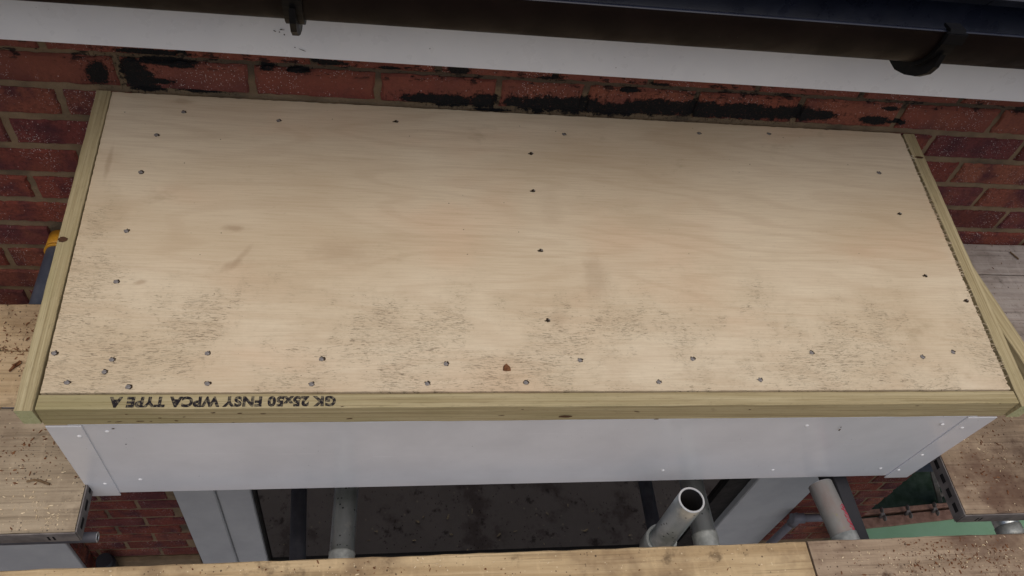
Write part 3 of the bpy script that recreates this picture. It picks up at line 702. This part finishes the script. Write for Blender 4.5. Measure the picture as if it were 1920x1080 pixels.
# uprights standing further out (support, partly seen in reflections)
for xx, nm in ((-.25, 'galvanised upright under the left boards'), (2.2, 'galvanised upright under the right boards')):
    tube('upright_tube', Vector((xx, -.85, -2.45)), Vector((xx, -.85, -.40)), 'galv', nm)

# ------------------------------------------------------------ lower right corner things
wpz = thing('waste_pipe', 'grey plastic elbow pipe on the wall right of the patio door', 'pipe', (2.19, -.05, -1.99))
def pcyl(par, name, p0, p1, r, mat, n=20):
    bm = bmesh.new(); p0, p1 = Vector(p0), Vector(p1); cyl(bm, r, 0, (p1-p0).length, 0, n); o = link(name, bm, mat, par); d, s, u = frame_of(p1-p0)
    o.matrix_basis = Matrix(((d.x, s.x, u.x, p0.x), (d.y, s.y, u.y, p0.y), (d.z, s.z, u.z, p0.z), (0, 0, 0, 1))); return o
q = Vector((2.19, -.05, -1.99))
A0 = ony(1494, 972, -.05)-q; A1 = ony(1560, 962, -.05)-q
pcyl(wpz, 'pipe', A0, (A1.x+.1, 0, A0.z), .016, 'greypipe'); pcyl(wpz, 'elbow', (A0.x-.022, 0, A0.z), (A0.x+.03, 0, A0.z), .021, 'greypipe')
pcyl(wpz, 'pipe', (A0.x, 0, A0.z), (A0.x, 0, -.46), .016, 'greypipe'); pcyl(wpz, 'elbow', (A0.x, 0, A0.z+.01), (A0.x, 0, A0.z-.05), .021, 'greypipe')
bp = thing('drain_pipe', 'black drain pipe stub in the corner at the foot of the brick return', 'pipe', (-.50, -.05, -2.45))
pcyl(bp, 'pipe', (0, 0, 0), (0, 0, .24), .028, 'blackpipe'); pcyl(bp, 'socket', (0, 0, .17), (0, 0, .215), .034, 'blackpipe')
# green board with a timber frame of rails and wing bolts behind
g0 = [onz(u, v, -2.2) for u, v in ((1560, 993), (2000, 935), (2000, 1040), (1560, 1040))]
bm = bmesh.new(); prism(bm, [(p.x, p.y) for p in g0], 'z', -2.22, -2.2)
tag(link('green_board', bm, 'green'), 'pale green sheet lying flat below the gap at the lower right', 'board')
fr = thing('trestle', 'two dark timber rails with wing bolts between them, behind the green sheet', 'timber frame', onz(1700, 960, -2.2))
def rail(u0, v0, u1, v1, w, z=-2.19, ext=.3):
    p0, p1 = onz(u0, v0, z), onz(u1, v1, z); dd = (p1-p0).normalized(); p1 = p1+dd*ext; bm = bmesh.new(); chamfer_beam(bm, (p1-p0).length, w, .04, .003, 12, .001); o = link('rail', bm, 'oldwood', fr)
    d, s, u = frame_of(p1-p0); p = p0-fr.location
    o.matrix_basis = Matrix(((d.x, s.x, u.x, p.x), (d.y, s.y, u.y, p.y), (d.z, s.z, u.z, p.z), (0, 0, 0, 1)))
rail(1588, 963, 1812, 943, .022); rail(1585, 985, 1815, 960, .045)
for u, v in ((1650, 969), (1698, 964), (1748, 959)):
    p = onz(u, v, -2.19)-fr.location; bm = bmesh.new(); cyl(bm, .009, 0, .03, 0, 10)
    for s in (-1, 1): bmesh.ops.create_uvsphere(bm, u_segments=10, v_segments=6, radius=.014, matrix=Matrix.Translation((.03, s*.018, 0)) @ Matrix.Diagonal((1, 1, .35, 1)))
    o = link('wing_bolt', bm, 'strap', fr, loc=p); o.rotation_euler = (0, R(-90), 0)
ld = thing('ladder', 'small dark ladder leaning beyond the house corner at the lower right', 'ladder', onz(1766, 936, -2.4))
def lbar(name, p0, p1, w=.03):
    bm = bmesh.new(); chamfer_beam(bm, (p1-p0).length, w, w*.7, .003, 4, 0); o = link(name, bm, 'ladder', ld); d, s, u = frame_of(p1-p0); p = p0-ld.location
    o.matrix_basis = Matrix(((d.x, s.x, u.x, p.x), (d.y, s.y, u.y, p.y), (d.z, s.z, u.z, p.z), (0, 0, 0, 1)))
l0, l1 = onz(1766, 936, -2.4), onz(1749, 868, -2.0); m0, m1 = onz(1783, 925, -2.4), onz(1766, 858, -2.0)
e = (l1-l0); lbar('side_rail', l0, l0+e*1.4); lbar('side_rail', m0, m0+e*1.4)
for k in (.12, .42, .72, 1.02, 1.3): lbar('rung', l0+e*k, m0+e*k, .02)

# ------------------------------------------------------------ debris
p0 = onz(50, 905, ZB+.002); tw = bmesh.new(); pts = [onz(u, v, ZB+.003) for u, v in ((50, 903), (62, 900), (74, 901), (84, 905), (93, 908))]
for a, b in zip(pts, pts[1:]):
    d, s, u = frame_of(b-a); r0 = [tw.verts.new(a+s*.0024*math.cos(t)+u*.002*math.sin(t)) for t in [i*1.0472 for i in range(6)]]; r1 = [tw.verts.new(b+s*.002*math.cos(t)+u*.0018*math.sin(t)) for t in [i*1.0472 for i in range(6)]]
    for i in range(6): tw.faces.new((r0[i], r0[(i+1) % 6], r1[(i+1) % 6], r1[i]))
    tw.faces.new(r0[::-1]); tw.faces.new(r1)
tag(link('twig', tw, 'twig'), 'thin bent brown twig on the grey left board', 'twig')
tw = bmesh.new(); 
for (u0, v0, u1, v1, r_) in ((18, 697, 38, 677, .0028), (30, 688, 38, 680, .003)):
    a, b = onz(u0, v0, ZB+.003), onz(u1, v1, ZB+.003); d, s, u = frame_of(b-a); q = [a-s*r_*.3, a+s*r_*.5, (a+b)/2+s*r_, b+s*r_*.2, b-s*r_, (a+b)/2-s*r_*.8]
    lo = [tw.verts.new(p) for p in q]; hi = [tw.verts.new(p+Vector((0, 0, .003))) for p in q]; tw.faces.new(lo[::-1]); tw.faces.new(hi)
    for i in range(6): tw.faces.new((lo[i], lo[(i+1) % 6], hi[(i+1) % 6], hi[i]))
tag(link('bark_splinter', tw, 'chip'), 'dark brown splinter on the narrow tan board at the far left', 'splinter')
tw = bmesh.new(); a, b = onz(1893, 473, ZB+.003), onz(1909, 487, ZB+.003); d, s, u = frame_of(b-a); q = [a-s*.001, a+s*.0015, b+s*.002, b-s*.001]
lo = [tw.verts.new(p) for p in q]; hi = [tw.verts.new(p+Vector((0, 0, .003))) for p in q]; tw.faces.new(lo[::-1]); tw.faces.new(hi)
for i in range(4): tw.faces.new((lo[i], lo[(i+1) % 4], hi[(i+1) % 4], hi[i]))
tag(link('stick', tw, 'twig'), 'short dark stick on the pale boards by the wall at the right', 'stick')
random.seed(11)
def scatter(name, spots, mat, smin, smax, flat=.4):
    bm = bmesh.new()
    for u0, v0, su, sv, n, zz in spots:
        for _ in range(n):
            p = onz(random.gauss(u0, su), random.gauss(v0, sv), zz)
            if zz == ZB:
                ok = (p.y < YF-.004) or (p.x < -.012 and -.68 < p.y < -.23) or (p.x > 1.62 and -.695 < p.y < -.01)
                if not ok: continue
            s = random.uniform(smin, smax)*random.random()**.5; m = Matrix.Translation(p+Vector((0, 0, s*.2+.0006))) @ Matrix.Rotation(random.uniform(0, 6.3), 4, 'Z') @ Matrix.Rotation(random.uniform(-.5, .5), 4, 'X') @ Matrix.Diagonal((s*random.uniform(.8, 2.6), s*random.uniform(.4, .9), s*flat, 1))
            r = bmesh.ops.create_icosphere(bm, subdivisions=1, radius=1, matrix=m)
            for v in r['verts']: v.co += Vector([random.uniform(-.3, .3)*s for _ in range(3)])*.5
    return link(name, bm, mat)
tag(scatter('dark_grit', [(60, 640, 40, 30, 160, ZB), (60, 660, 60, 6, 110, ZB), (50, 840, 50, 30, 90, ZB), (60, 870, 50, 60, 60, ZB), (1860, 860, 60, 40, 150, ZB), (1850, 1045, 60, 25, 240, ZB), (1750, 1030, 40, 20, 110, ZB), (1700, 1060, 80, 15, 80, ZB), (500, 1065, 400, 10, 70, ZB), (1870, 560, 40, 40, 30, ZB), (1830, 910, 50, 20, 60, ZB)], 'chip', .0008, .0026), 'dark grit and bark crumbs strewn over the scaffold boards', 'grit', kind='stuff')
MT['saw'] = plain('sawdust', (.55, .42, .26), (.75, .62, .42), .9, .1, 90)
tag(scatter('sawdust', [(60, 940, 50, 40, 110, ZB), (1850, 1050, 70, 25, 130, ZB), (1700, 1055, 100, 15, 60, ZB), (1860, 850, 50, 50, 90, ZB), (300, 1070, 300, 8, 60, ZB), (1000, 1055, 300, 10, 50, ZB), (95, 975, 30, 15, 50, ZB)], 'saw', .0007, .0021, .3), 'pale sawdust flecks strewn over the scaffold boards', 'sawdust', kind='stuff')
tag(scatter('patio_litter', [(900, 960, 260, 45, 0, -2.45)]+[(900, 980, 300, 70, 260, -2.53)], 'saw', .004, .014, .3), 'pale litter lying on the dark patio below', 'litter', kind='stuff')
